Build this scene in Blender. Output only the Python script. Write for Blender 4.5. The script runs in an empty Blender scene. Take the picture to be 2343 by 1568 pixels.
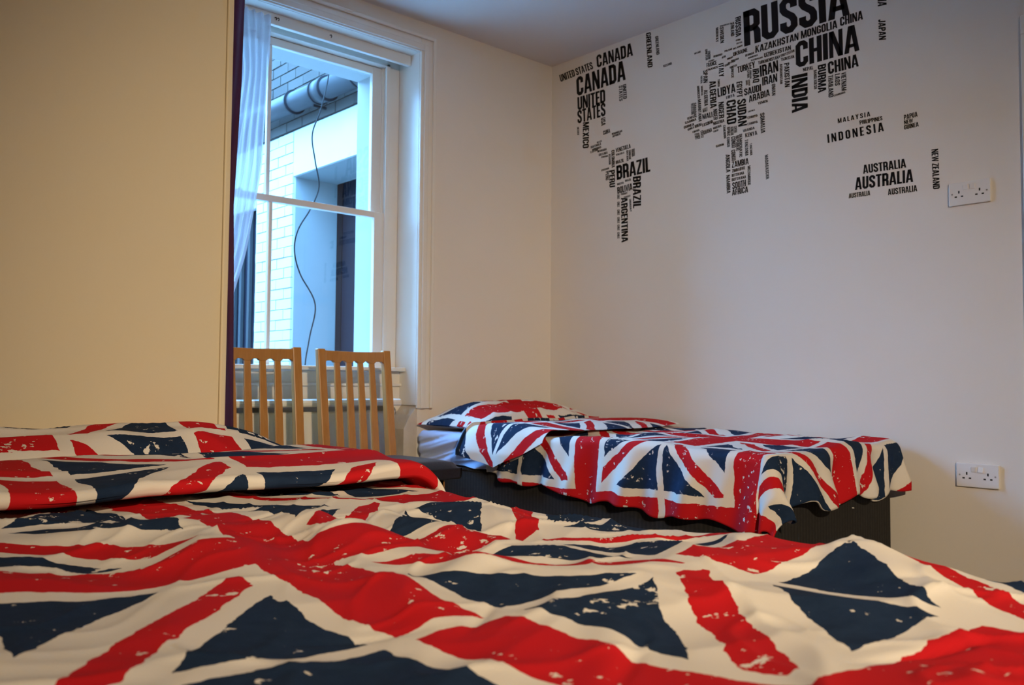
import bpy, bmesh, math, random
import numpy as np
from mathutils import Vector, Matrix

random.seed(7)
scene = bpy.context.scene
COL = scene.collection

# ------------------------------------------------------------------ camera
F_PX = 2000.0
YAW, PITCH, ROLL, CAM_H = math.radians(42.23), math.radians(2.63), math.radians(0.45), 0.78
fwd = Vector((math.sin(YAW) * math.cos(PITCH), math.cos(YAW) * math.cos(PITCH), math.sin(PITCH)))
rgt = Vector((math.cos(YAW), -math.sin(YAW), 0))
upv = rgt.cross(fwd)
r2 = math.cos(ROLL) * rgt + math.sin(ROLL) * upv
u2 = -math.sin(ROLL) * rgt + math.cos(ROLL) * upv
cam_data = bpy.data.cameras.new('camera')
cam = bpy.data.objects.new('camera', cam_data)
COL.objects.link(cam)
cam.matrix_world = Matrix(((r2.x, u2.x, -fwd.x, 0), (r2.y, u2.y, -fwd.y, 0), (r2.z, u2.z, -fwd.z, CAM_H), (0, 0, 0, 1)))
cam_data.sensor_fit = 'HORIZONTAL'
cam_data.sensor_width = 36.0
cam_data.lens = F_PX / 2343.0 * 36.0
cam_data.clip_start = 0.02
cam_data.dof.use_dof = True
cam_data.dof.focus_distance = 1.9
cam_data.dof.aperture_fstop = 9.0
scene.camera = cam

# ------------------------------------------------------------------ world: overcast daylight, cool against the warm room lamp
world = bpy.data.worlds.new('overcast_sky')
scene.world = world
world.use_nodes = True
bg = world.node_tree.nodes['Background']
bg.inputs['Color'].default_value = (0.19, 0.50, 1.0, 1)
bg.inputs['Strength'].default_value = 36.0

# ------------------------------------------------------------------ view
vs = scene.view_settings
vs.view_transform = 'Standard'
vs.look = 'None'
vs.exposure = 0.0
vs.gamma = 1.0
vs.use_curve_mapping = False
LAMP_POS = (-0.60, -2.15, 2.25)
LAMP_AIM = (1.70, 1.22, 0.80)
LAMP_WATTS = 660.0
LAMP_COLOUR = (1.0, 0.78, 0.51)


# ------------------------------------------------------------------ node material helpers
class NT:
    def __init__(self, name):
        self.m = bpy.data.materials.new(name)
        self.m.use_nodes = True
        self.t = self.m.node_tree
        self.n = self.t.nodes
        self.bsdf = self.n['Principled BSDF']

    def node(self, kind, **kw):
        nd = self.n.new(kind)
        for k, v in kw.items():
            setattr(nd, k, v)
        return nd

    def put(self, sock, val):
        if isinstance(val, bpy.types.NodeSocket):
            self.t.links.new(val, sock)
        else:
            sock.default_value = val

    def math(self, op, a, b=0.0, c=None):
        nd = self.node('ShaderNodeMath', operation=op)
        self.put(nd.inputs[0], a)
        self.put(nd.inputs[1], b)
        if c is not None:
            self.put(nd.inputs[2], c)
        return nd.outputs[0]

    def mix(self, fac, a, b):
        nd = self.node('ShaderNodeMix', data_type='RGBA')
        self.put(nd.inputs[0], fac)
        self.put(nd.inputs[6], a)
        self.put(nd.inputs[7], b)
        return nd.outputs[2]

    def noise(self, vec, scale, detail=3.0, rough=0.55):
        nd = self.node('ShaderNodeTexNoise')
        if vec is not None:
            self.t.links.new(vec, nd.inputs['Vector'])
        nd.inputs['Scale'].default_value = scale
        nd.inputs['Detail'].default_value = detail
        nd.inputs['Roughness'].default_value = rough
        return nd.outputs['Fac']

    def coord(self, which='Object'):
        return self.node('ShaderNodeTexCoord').outputs[which]

    def bump(self, height, strength=0.2, dist=0.005):
        nd = self.node('ShaderNodeBump')
        self.put(nd.inputs['Height'], height)
        nd.inputs['Strength'].default_value = strength
        nd.inputs['Distance'].default_value = dist
        self.t.links.new(nd.outputs[0], self.bsdf.inputs['Normal'])


def c4(c):
    return (c[0], c[1], c[2], 1.0)


def plain(name, col, rough=0.5, var=0.06, scale=6.0, bump=0.0, bscale=60.0, metal=0.0, spec=0.5):
    k = NT(name)
    co = k.coord()
    f = k.noise(co, scale, 4)
    a = c4([x * (1 - var) for x in col])
    b = c4([min(1, x * (1 + var)) for x in col])
    k.put(k.bsdf.inputs['Base Color'], k.mix(f, a, b))
    k.bsdf.inputs['Roughness'].default_value = rough
    k.bsdf.inputs['Metallic'].default_value = metal
    k.bsdf.inputs['Specular IOR Level'].default_value = spec
    if bump:
        k.bump(k.noise(co, bscale, 3), bump, 0.003)
    return k.m


MAT = {}
MAT['wall'] = plain('wall_paint', (0.80, 0.75, 0.69), 0.55, 0.03, 2.0, 0.12, 90, spec=0.3)
MAT['panel'] = plain('panel_paint', (0.80, 0.70, 0.50), 0.5, 0.03, 1.5, 0.12, 70, spec=0.3)
MAT['ceiling'] = plain('ceiling_paint', (0.80, 0.77, 0.76), 0.8, 0.03, 2.0, 0.1, 60, spec=0.2)
MAT['gloss'] = plain('gloss_white_paint', (0.82, 0.78, 0.72), 0.3, 0.04, 5.0, 0.05, 40)
MAT['dull_plaster'] = plain('mottled_plaster', (0.62, 0.55, 0.46), 0.8, 0.2, 14.0, 0.3, 60)  # darker and blotchier than the wall paint
MAT['floor'] = plain('brown_carpet', (0.16, 0.12, 0.09), 0.95, 0.25, 40.0, 0.4, 300)
MAT['radiator'] = plain('radiator_enamel', (0.80, 0.74, 0.66), 0.35, 0.03)
MAT['vinyl'] = plain('black_vinyl', (0.010, 0.009, 0.010), 0.6, 0.1, spec=0.15)
MAT['leather'] = plain('black_leatherette', (0.014, 0.013, 0.013), 0.42, 0.2, 30, 0.25, 220)
MAT['plastic'] = plain('white_plastic', (0.80, 0.78, 0.76), 0.25, 0.02)
MAT['hole'] = plain('socket_hole', (0.01, 0.01, 0.01), 0.7)
MAT['screw'] = plain('screw_steel', (0.5, 0.48, 0.45), 0.35, metal=0.8)
MAT['sheet'] = plain('daylight_tinted_sheet', (0.52, 0.62, 0.88), 0.85, 0.03, 20, 0.25, 500)  # blue daylight cast on the white sheet, put into its base colour
MAT['purple'] = plain('purple_curtain_cloth', (0.085, 0.022, 0.075), 0.8, 0.15, 25, 0.2, 400)
MAT['brick_out'] = None
MAT['pipe'] = plain('grey_pipe', (0.040, 0.042, 0.045), 0.5, 0.06, spec=0.15)
MAT['rubber'] = plain('dark_rubber', (0.006, 0.006, 0.008), 0.7, spec=0.1)
MAT['white_out'] = plain('white_masonry_paint', (0.41, 0.41, 0.40), 0.7, 0.06, 9, 0.25, 40)
MAT['shaded_recess'] = plain('shaded_recess_paint', (0.21, 0.22, 0.22), 0.8, 0.05, 5, 0.2, 50)  # shade inside the recess put into the colour, darker than the white masonry
MAT['dark_door'] = plain('dark_door_paint', (0.008, 0.008, 0.014), 0.6, 0.2, spec=0.15)
MAT['yard'] = plain('yard_concrete', (0.42, 0.42, 0.41), 0.9, 0.15, 4, 0.3, 30)
MAT['cable'] = plain('cable_sheath', (0.018, 0.018, 0.02), 0.6, spec=0.15)
MAT['brown_brick'] = plain('blocker_brick', (0.22, 0.15, 0.11), 0.9, 0.2, 6)


def wood_mat():
    k = NT('honey_oak')
    co = k.coord('Object')
    mp = k.node('ShaderNodeMapping')
    mp.inputs['Scale'].default_value = (14, 14, 1.6)
    k.t.links.new(co, mp.inputs['Vector'])
    f = k.noise(mp.outputs[0], 6, 6, 0.6)
    k.put(k.bsdf.inputs['Base Color'], k.mix(f, (0.36, 0.155, 0.036, 1), (0.62, 0.30, 0.085, 1)))
    k.bsdf.inputs['Roughness'].default_value = 0.35
    k.bump(f, 0.08, 0.002)
    return k.m


MAT['wood'] = wood_mat()


def brick_mat(name, a, b, scale=3.0):
    k = NT(name)
    info = k.node('ShaderNodeObjectInfo')
    co = k.coord('Object')
    f = k.noise(co, 22, 5)
    base = k.mix(info.outputs['Random'], c4(a), c4(b))
    k.put(k.bsdf.inputs['Base Color'], k.mix(k.math('MULTIPLY', f, 0.55), base, c4([x * 0.4 for x in a])))
    k.bsdf.inputs['Roughness'].default_value = 0.9
    k.bump(f, 0.5, 0.004)
    return k.m


MAT['brick'] = brick_mat('london_stock_brick', (0.060, 0.052, 0.044), (0.026, 0.023, 0.020))
MAT['mortar'] = plain('mortar', (0.12, 0.115, 0.11), 0.95, 0.15, 20, 0.3, 80)


def base_fabric():
    k = NT('charcoal_divan_fabric')
    co = k.coord('Object')
    sep = k.node('ShaderNodeSeparateXYZ')
    k.t.links.new(co, sep.inputs[0])
    st = k.math('SINE', k.math('MULTIPLY', k.math('ADD', sep.outputs[0], sep.outputs[1]), 330.0))
    n = k.noise(co, 60, 4)
    f = k.math('MULTIPLY', k.math('ADD', k.math('MULTIPLY', st, 0.3), 0.6), n)
    k.put(k.bsdf.inputs['Base Color'], k.mix(f, (0.006, 0.0055, 0.006, 1), (0.034, 0.030, 0.028, 1)))
    k.bsdf.inputs['Roughness'].default_value = 0.9
    k.bump(f, 0.4, 0.003)
    return k.m


MAT['divan'] = base_fabric()


def glass_mat():
    k = NT('window_glass')
    tr = k.node('ShaderNodeBsdfTransparent')
    tr.inputs[0].default_value = (0.96, 0.98, 0.98, 1)
    gl = k.node('ShaderNodeBsdfGlossy')
    gl.inputs['Roughness'].default_value = 0.02
    mx = k.node('ShaderNodeMixShader')
    mx.inputs[0].default_value = 0.05
    k.t.links.new(tr.outputs[0], mx.inputs[1])
    k.t.links.new(gl.outputs[0], mx.inputs[2])
    k.t.links.new(mx.outputs[0], k.n['Material Output'].inputs['Surface'])
    return k.m


MAT['glass'] = glass_mat()


def voile_mat():
    k = NT('white_voile')
    tr = k.node('ShaderNodeBsdfTransparent')
    df = k.node('ShaderNodeBsdfDiffuse')
    df.inputs[0].default_value = (0.72, 0.72, 0.76, 1)
    tl = k.node('ShaderNodeBsdfTranslucent')
    tl.inputs[0].default_value = (0.50, 0.50, 0.54, 1)
    m1 = k.node('ShaderNodeMixShader')
    m1.inputs[0].default_value = 0.55
    k.t.links.new(df.outputs[0], m1.inputs[1])
    k.t.links.new(tl.outputs[0], m1.inputs[2])
    m2 = k.node('ShaderNodeMixShader')
    f = k.noise(k.coord('Object'), 500, 1)
    k.t.links.new(k.math('MULTIPLY_ADD', f, 0.2, 0.72), m2.inputs[0])
    k.t.links.new(tr.outputs[0], m2.inputs[1])
    k.t.links.new(m1.outputs[0], m2.inputs[2])
    k.t.links.new(m2.outputs[0], k.n['Material Output'].inputs['Surface'])
    return k.m


MAT['voile'] = voile_mat()
FP, FQ = 0.70, 0.66      # one printed flag repeats every FP along the bed and FQ across it


def flag_mat():
    """distressed Union Jack print; UV is measured in flag repeats, columns offset by half a flag"""
    k = NT('flag_print_cotton')
    uvn = k.node('ShaderNodeUVMap')
    uvn.uv_map = 'flag'
    uv = uvn.outputs[0]
    sc = k.node('ShaderNodeVectorMath', operation='MULTIPLY')
    k.t.links.new(uv, sc.inputs[0])
    sc.inputs[1].default_value = (FQ, FP, 0)
    wob = k.node('ShaderNodeTexNoise')
    k.t.links.new(sc.outputs[0], wob.inputs['Vector'])
    wob.inputs['Scale'].default_value = 38
    wob.inputs['Detail'].default_value = 4
    wob2 = k.node('ShaderNodeTexNoise')
    k.t.links.new(sc.outputs[0], wob2.inputs['Vector'])
    wob2.inputs['Scale'].default_value = 7
    wob2.inputs['Detail'].default_value = 1
    s1 = k.node('ShaderNodeSeparateColor')
    k.t.links.new(wob.outputs['Color'], s1.inputs[0])
    s2 = k.node('ShaderNodeSeparateColor')
    k.t.links.new(wob2.outputs['Color'], s2.inputs[0])
    sep = k.node('ShaderNodeSeparateXYZ')
    k.t.links.new(sc.outputs[0], sep.inputs[0])
    M = k.math

    def jit(base, i):
        return M('ADD', M('ADD', base, M('MULTIPLY', M('SUBTRACT', s1.outputs[i], 0.5), 0.013)),
                 M('MULTIPLY', M('SUBTRACT', s2.outputs[i], 0.5), 0.03))
    u = jit(sep.outputs[0], 0)
    v = jit(sep.outputs[1], 1)
    col = M('FLOOR', M('ADD', M('DIVIDE', u, FQ), 0.5))
    b = M('SUBTRACT', u, M('MULTIPLY', col, FQ))
    par = M('FLOORED_MODULO', col, 2.0)
    vo = M('SUBTRACT', v, M('MULTIPLY', par, FP / 2))
    row = M('FLOOR', M('ADD', M('DIVIDE', vo, FP), 0.5))
    a = M('SUBTRACT', vo, M('MULTIPLY', row, FP))
    aa, bb = M('ABSOLUTE', a), M('ABSOLUTE', b)
    LA, WB = FP / 2 - 0.012, FQ / 2 - 0.014
    inside = M('MULTIPLY', M('LESS_THAN', aa, LA), M('LESS_THAN', bb, WB))
    redx = M('MAXIMUM', M('LESS_THAN', bb, 0.045), M('LESS_THAN', aa, 0.054))
    whx = M('MAXIMUM', M('LESS_THAN', bb, 0.074), M('LESS_THAN', aa, 0.086))
    hyp = math.hypot(LA, WB)
    d = M('SUBTRACT', M('MULTIPLY', aa, WB / hyp), M('MULTIPLY', bb, LA / hyp))
    sg = M('SIGN', M('MULTIPLY', a, b))
    dr = M('ABSOLUTE', M('SUBTRACT', d, M('MULTIPLY', sg, 0.014)))
    whd = M('LESS_THAN', M('ABSOLUTE', d), 0.058)
    redd = M('MULTIPLY', M('LESS_THAN', dr, 0.0185), M('SUBTRACT', 1.0, whx))
    red = M('MULTIPLY', inside, M('MAXIMUM', redx, redd))
    navy = M('MULTIPLY', inside, M('MULTIPLY', M('SUBTRACT', 1.0, whx), M('SUBTRACT', 1.0, whd)))
    fl = k.noise(sc.outputs[0], 46, 5, 0.62)
    zone = k.noise(sc.outputs[0], 6.5, 2)
    flake = M('LESS_THAN', M('ADD', fl, M('MULTIPLY', M('SUBTRACT', zone, 0.5), 0.42)), 0.652)
    red = M('MULTIPLY', red, flake)
    navy = M('MULTIPLY', navy, flake)
    tone = k.noise(sc.outputs[0], 3, 2)
    cream = k.mix(tone, (0.76, 0.70, 0.63, 1), (0.84, 0.79, 0.72, 1))
    redc = k.mix(tone, (0.50, 0.010, 0.016, 1), (0.60, 0.016, 0.020, 1))
    navc = k.mix(fl, (0.010, 0.022, 0.055, 1), (0.022, 0.042, 0.090, 1))
    k.put(k.bsdf.inputs['Base Color'], k.mix(red, k.mix(navy, cream, navc), redc))
    k.bsdf.inputs['Roughness'].default_value = 0.85
    k.bsdf.inputs['Specular IOR Level'].default_value = 0.06
    k.bump(k.noise(sc.outputs[0], 420, 2), 0.12, 0.002)
    return k.m


MAT['flag'] = flag_mat()


# ------------------------------------------------------------------ mesh helpers
class MB:
    def __init__(self):
        self.v, self.f = [], []

    def add(self, vs_, fs_):
        o = len(self.v)
        self.v += [tuple(p) for p in vs_]
        self.f += [tuple(i + o for i in f) for f in fs_]
        return self

    def box(self, x0, x1, y0, y1, z0, z1):
        vs_ = [(x, y, z) for z in (z0, z1) for y in (y0, y1) for x in (x0, x1)]
        return self.add(vs_, [(0, 2, 3, 1), (4, 5, 7, 6), (0, 1, 5, 4), (2, 6, 7, 3), (0, 4, 6, 2), (1, 3, 7, 5)])

    def prism(self, poly, axis, a, b):
        """poly in the two other axes (kept in xyz order), extruded along axis from a to b"""
        n = len(poly)

        def P(p, h):
            return {'x': (h, p[0], p[1]), 'y': (p[0], h, p[1]), 'z': (p[0], p[1], h)}[axis]
        vs_ = [P(p, a) for p in poly] + [P(p, b) for p in poly]
        fs_ = [tuple(range(n)), tuple(range(2 * n - 1, n - 1, -1))]
        fs_ += [(i, i + n, (i + 1) % n + n, (i + 1) % n) for i in range(n)]
        return self.add(vs_, fs_)

    def tube(self, pts, r, n=10, caps=True):
        pts = [Vector(p) for p in pts]
        rs = r if isinstance(r, (list, tuple)) else [r] * len(pts)
        t = (pts[1] - pts[0]).normalized()
        ref = Vector((0, 0, 1)) if abs(t.z) < 0.9 else Vector((1, 0, 0))
        nx = t.cross(ref).normalized()
        vs_ = []
        for i, p in enumerate(pts):
            if i == 0:
                t = pts[1] - pts[0]
            elif i == len(pts) - 1:
                t = pts[-1] - pts[-2]
            else:
                t = pts[i + 1] - pts[i - 1]
            t.normalize()
            nx = (nx - t * nx.dot(t)).normalized()
            ny = t.cross(nx)
            for k in range(n):
                a = 2 * math.pi * k / n
                vs_.append(p + (nx * math.cos(a) + ny * math.sin(a)) * rs[i])
        fs_ = [(i * n + k, i * n + (k + 1) % n, (i + 1) * n + (k + 1) % n, (i + 1) * n + k)
               for i in range(len(pts) - 1) for k in range(n)]
        if caps:
            fs_ += [tuple(range(n - 1, -1, -1)), tuple((len(pts) - 1) * n + k for k in range(n))]
        return self.add(vs_, fs_)

    def lathe(self, prof, c, n=24):
        vs_ = [(c[0] + r * math.cos(2 * math.pi * k / n), c[1] + r * math.sin(2 * math.pi * k / n), c[2] + z)
               for r, z in prof for k in range(n)]
        fs_ = [(i * n + k, i * n + (k + 1) % n, (i + 1) * n + (k + 1) % n, (i + 1) * n + k)
               for i in range(len(prof) - 1) for k in range(n)]
        return self.add(vs_, fs_)

    def mesh(self, name):
        me = bpy.data.meshes.new(name)
        me.from_pydata(self.v, [], self.f)
        bm = bmesh.new()
        bm.from_mesh(me)
        bmesh.ops.recalc_face_normals(bm, faces=bm.faces)
        bm.to_mesh(me)
        bm.free()
        return me

    def build(self, name, mat, parent=None, bevel=0.0, smooth=False, seg=2, origin=None):
        if origin is not None:
            self.v = [(p[0] - origin[0], p[1] - origin[1], p[2] - origin[2]) for p in self.v]
        me = self.mesh(name)
        return link(name, me, mat, parent, bevel, smooth, seg, origin)


def wloc(o):
    v = Vector(o.location)
    while o.parent is not None:
        o = o.parent
        v = v + o.location
    return v


def link(name, me, mat, parent=None, bevel=0.0, smooth=False, seg=2, origin=None):
    o = bpy.data.objects.new(name, me)
    COL.objects.link(o)
    me.materials.append(mat)
    if smooth:
        me.polygons.foreach_set('use_smooth', [True] * len(me.polygons))
    if bevel:
        b = o.modifiers.new('bevel', 'BEVEL')
        b.width = bevel
        b.segments = seg
        b.limit_method = 'ANGLE'
        b.angle_limit = math.radians(40)
    if parent is not None:
        o.parent = parent
        if origin is not None:
            o.location = Vector(origin) - wloc(parent)
        else:
            o.location = -wloc(parent)
    elif origin is not None:
        o.location = origin
    return o


def empty(name, loc=(0, 0, 0)):
    o = bpy.data.objects.new(name, None)
    COL.objects.link(o)
    o.location = loc
    o.empty_display_size = 0.05
    return o


def tag(o, label=None, cat=None, group=None, kind=None):
    if label:
        o['label'] = label
    if cat:
        o['category'] = cat
    if group:
        o['group'] = group
    if kind:
        o['kind'] = kind
    return o


def B(name, mat, parent, *box, bevel=0.0):
    return MB().box(*box).build(name, MAT[mat], parent, bevel)


def struct(o, label=None):
    return tag(o, label, kind='structure')


# smooth value noise on arrays
def vnoise(x, y, seed=0):
    xi, yi = np.floor(x), np.floor(y)
    fx, fy = x - xi, y - yi
    fx, fy = fx * fx * fx * (fx * (fx * 6 - 15) + 10), fy * fy * fy * (fy * (fy * 6 - 15) + 10)

    def h(a, b):
        s = np.sin(a * 127.1 + b * 311.7 + seed * 74.7) * 43758.5453
        return s - np.floor(s)
    return (h(xi, yi) * (1 - fx) + h(xi + 1, yi) * fx) * (1 - fy) + (h(xi, yi + 1) * (1 - fx) + h(xi + 1, yi + 1) * fx) * fy


def ridge(x, y, seed):
    return 1 - np.abs(2 * vnoise(x, y, seed) - 1)


def seg_ridge(X, Y, a, b, w):
    """bump along the segment a-b with half width w"""
    ax, ay = a
    dx, dy = b[0] - ax, b[1] - ay
    L2 = dx * dx + dy * dy
    t = np.clip(((X - ax) * dx + (Y - ay) * dy) / L2, 0, 1)
    d2 = (X - ax - t * dx) ** 2 + (Y - ay - t * dy) ** 2
    return np.exp(-d2 / (w * w)) * (np.sin(np.pi * np.clip(t, 0.02, 0.98)) ** 0.5)


def surface(name, X, Y, Z, mat, parent=None, UV=None, thick=0.0):
    """grid surface from 2-D arrays"""
    n, m = X.shape
    co = np.stack([X, Y, Z], -1).reshape(-1, 3)
    idx = np.arange(n * m).reshape(n, m)
    q = np.stack([idx[:-1, :-1], idx[1:, :-1], idx[1:, 1:], idx[:-1, 1:]], -1).reshape(-1, 4)
    me = bpy.data.meshes.new(name)
    me.vertices.add(len(co))
    me.vertices.foreach_set('co', co.ravel().astype(np.float32))
    me.loops.add(q.size)
    me.loops.foreach_set('vertex_index', q.ravel().astype(np.int32))
    me.polygons.add(len(q))
    me.polygons.foreach_set('loop_start', (np.arange(len(q)) * 4).astype(np.int32))
    me.update(calc_edges=True)
    if UV is not None:
        lay = me.uv_layers.new(name='flag')
        uv = np.stack([UV[0], UV[1]], -1).reshape(-1, 2)[q.ravel()]
        lay.data.foreach_set('uv', uv.ravel().astype(np.float32))
    me.validate()
    o = link(name, me, MAT[mat] if isinstance(mat, str) else mat, parent, smooth=True)
    if thick:
        s = o.modifiers.new('thickness', 'SOLIDIFY')
        s.thickness = thick
        s.offset = -1
    return o


# ------------------------------------------------------------------ room shell
WX, WY, CZ = 3.40, 3.43, 2.55          # map wall, window wall, ceiling height
X0, Y0 = -2.0, -3.4                    # walls behind the camera
OX0, OX1, OZ1 = 1.02, 2.50, 2.406      # window recess in the window wall

struct(B('floor', 'floor', None, X0 - .1, WX + .1, Y0 - .1, WY + .45, -0.06, 0.0), 'brown carpeted bedroom floor under the beds')
struct(B('ceiling', 'ceiling', None, X0 - .1, WX + .1, Y0 - .1, WY + .45, CZ, CZ + .1), 'plain white bedroom ceiling')
struct(B('wall_right', 'wall', None, WX, WX + .12, Y0 - .1, WY + .45, 0, CZ), 'cream wall carrying the black lettered world map')
struct(B('wall_left', 'wall', None, X0 - .1, X0, Y0 - .1, WY + .45, 0, CZ))
struct(B('wall_front', 'wall', None, X0, WX, Y0 - .1, Y0, 0, CZ))

wb = struct(empty('wall_back', (0, WY, 0)), 'cream window wall with a deep sash window recess')
m = MB()
m.box(X0, OX0, WY, WY + .45, 0, CZ)
m.box(OX1, WX, WY, WY + .45, 0, CZ)
m.box(OX0, OX1, WY, WY + .45, OZ1, CZ)
m.build('plaster', MAT['wall'], wb)
m = MB()
m.box(2.42, OX1, 3.665, 3.88, 0, OZ1)
m.box(OX0, 1.10, 3.665, 3.88, 0, OZ1)
m.box(1.10, 2.42, 3.665, 3.88, 2.342, OZ1)
m.build('outer_reveal', MAT['white_out'], wb)
B('apron', 'gloss', wb, OX0, OX1, 3.565, 3.88, 0, 0.828)
B('apron_rail', 'gloss', wb, OX0, OX1, 3.548, 3.565, 0.758, 0.772, bevel=.003)
MB().prism([(2.424, 0), (OX1, 0), (OX1, .664), (2.462, .62), (2.424, .555)], 'y', WY + .002, 3.565).build('lower_corner', MAT['dull_plaster'], wb)

# board partition at the head of the near bed
PY = 2.36
wp = struct(empty('wall_partition', (0, PY, 0)), 'tall cream painted partition board behind the near bed')
B('board', 'panel', wp, X0, 1.036, PY, PY + .035, 0, CZ)
B('edge_strip', 'panel', wp, 1.038, 1.056, PY - .006, PY + .04, 0, CZ, bevel=.004)

# door frame at the right-hand end of the map wall
d1 = struct(empty('door_1', (WX, 0.6, 0)), 'white door frame at the end of the map wall')
B('casing', 'gloss', d1, WX - .018, WX, 0.98, 1.052, 0, 2.03, bevel=.004)
B('casing', 'gloss', d1, WX - .018, WX, 0.12, 0.19, 0, 2.03, bevel=.004)
B('casing', 'gloss', d1, WX - .018, WX, 0.12, 1.052, 2.03, 2.10, bevel=.004)
B('door_leaf', 'gloss', d1, WX - .008, WX + .0, 0.19, 0.98, 0.005, 2.03)

# ------------------------------------------------------------------ sash window in its recess
w1 = struct(empty('window_1', (1.76, 3.6, 0.85)), 'white painted sash window of four panes with moulded casing')
def casing(parts, name='casing'):
    mb = MB()
    for bx in parts:
        mb.box(*bx)
    return mb.build(name, MAT['gloss'], w1, bevel=.004)
casing([(OX1 - .012, 2.574, WY - .016, WY, .652, 2.476), (OX1 + .004, 2.53, WY - .026, WY - .016, .652, 2.43), (2.556, 2.574, WY - .028, WY - .016, .652, 2.476)])
casing([(.94, 2.488, WY - .016, WY, 2.394, 2.476), (.94, 2.504, WY - .026, WY - .016, 2.40, 2.43), (.94, 2.556, WY - .028, WY - .016, 2.458, 2.476)])
casing([(.946, OX0 + .012, WY - .016, WY, .652, 2.394)])
B('reveal_lining', 'gloss', w1, OX1 - .012, OX1, WY, 3.60, .668, 2.394)
B('reveal_lining', 'gloss', w1, OX0, OX0 + .012, WY, 3.60, .668, 2.394)
B('head_lining', 'gloss', w1, OX0 + .012, OX1 - .012, WY, 3.60, 2.394, OZ1)
B('pelmet_board', 'gloss', w1, OX0 + .014, OX1 - .014, 3.50, 3.525, 2.343, 2.394, bevel=.003)
m = MB()
for hx in (1.755, 1.767):
    m.tube([(hx, 3.50, 2.374), (hx, 3.488, 2.372), (hx, 3.483, 2.365), (hx, 3.487, 2.359)], .0018, 6)
m.build('cup_hook', MAT['rubber'], w1, smooth=True)
MB().tube([(2.03, 3.50, 2.372), (2.03, 3.488, 2.370), (2.03, 3.483, 2.363), (2.03, 3.487, 2.357)], .002, 6).build('cup_hook', MAT['rubber'], w1, smooth=True)
FX0, FX1 = OX0 + .012, OX1 - .012
m = MB()      # box frame: pulley stiles and head, with staff beads
m.box(2.417, FX1, 3.60, 3.665, .845, 2.394); m.box(FX0, 1.103, 3.60, 3.665, .845, 2.394)
m.box(1.103, 2.417, 3.60, 3.665, 2.345, 2.394)
m.box(2.405, 2.425, 3.588, 3.60, .85, 2.36); m.box(1.095, 1.115, 3.588, 3.60, .85, 2.36); m.box(1.095, 2.425, 3.588, 3.60, 2.345, 2.362)
m.build('box_frame', MAT['gloss'], w1, bevel=.002)
B('sill', 'gloss', w1, FX0, FX1, 3.51, 3.600, .830, .850, bevel=.005)
B('parting_bead', 'gloss', w1, 2.405, 2.4165, 3.628, 3.634, .86, 2.344)


def sash(name, y, z0, z1, rb, rt):
    s = MB()
    xa, xb, xm = 1.105, 2.415, 1.806
    s.box(xa, xa + .05, y, y + .026, z0, z1); s.box(2.352, xb, y, y + .026, z0, z1)
    s.box(xa + .05, 2.352, y, y + .026, z0, z0 + rb); s.box(xa + .05, 2.352, y, y + .026, z1 - rt, z1)
    o = s.build(name, MAT['gloss'], w1, bevel=.003)
    g = MB().box(xm - .0095, xm + .0095, y + .002, y + .024, z0 + rb, z1 - rt).build('glazing_bar', MAT['gloss'], o, bevel=.004)
    for (p, q) in ((xa + .05, xm - .0095), (xm + .0095, 2.352)):
        MB().box(p, q, y + .010, y + .013, z0 + rb, z1 - rt).build('pane', MAT['glass'], o)
    return o


sash('lower_sash', 3.601, .829, 1.612, .022, .030)
sash('upper_sash', 3.635, 1.588, 2.343, .026, .036)
MB().lathe([(.0, .0), (.012, .0), (.012, .006), (.007, .012), (.0, .013)], (1.66, 3.616, 1.612), 12).build('sash_catch', MAT['screw'], w1, smooth=True)

# ------------------------------------------------------------------ ceiling spotlight behind the camera, the room's warm light
lx, ly, lz = LAMP_POS
pl = tag(empty('ceiling_spotlight', (lx, ly, CZ)), 'white adjustable ceiling spotlight on a stem behind the viewer', 'lamp')
MB().tube([(lx, ly, lz + .11), (lx, ly, CZ)], .008, 10).build('stem', MAT['gloss'], pl, smooth=True)
MB().lathe([(0, 0), (.05, 0), (.05, -.015), (.02, -.022), (0, -.022)], (lx, ly, CZ), 24).build('ceiling_rose', MAT['gloss'], pl, smooth=True)
aim = (Vector(LAMP_AIM) - Vector(LAMP_POS)).normalized()
q_aim = aim.to_track_quat('-Z', 'Y')
can = MB().lathe([(.012, .115), (.035, .11), (.05, .09), (.062, .0), (.068, -.03), (.064, -.03), (.056, .0), (.045, .085), (0, .09)], (0, 0, 0), 28)
can.v = [tuple(q_aim @ Vector(p) + Vector(LAMP_POS)) for p in can.v]
can.build('lamp_can', MAT['gloss'], pl, smooth=True)
kb = NT('lamp_bulb')
em = kb.node('ShaderNodeEmission')
em.inputs[0].default_value = c4(LAMP_COLOUR)
em.inputs[1].default_value = 12
kb.t.links.new(em.outputs[0], kb.n['Material Output'].inputs['Surface'])
bulb = MB().lathe([(.0, .03), (.03, .03), (.045, .0), (.04, -.008), (0, -.012)], (0, 0, 0), 20)
bulb.v = [tuple(q_aim @ Vector(p) + Vector(LAMP_POS)) for p in bulb.v]
bulb.build('bulb', kb.m, pl, smooth=True)
ld = bpy.data.lights.new('spot_beam', 'SPOT')
ld.energy = LAMP_WATTS
ld.color = LAMP_COLOUR
ld.spot_size = math.radians(56)
ld.spot_blend = 1.0
ld.shadow_soft_size = 0.05
lo = bpy.data.objects.new('spot_beam', ld)
COL.objects.link(lo)
lo.parent = pl
lo.location = Vector(LAMP_POS) + aim * .04 - Vector((lx, ly, CZ))
lo.rotation_mode = 'QUATERNION'
lo.rotation_quaternion = q_aim

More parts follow.
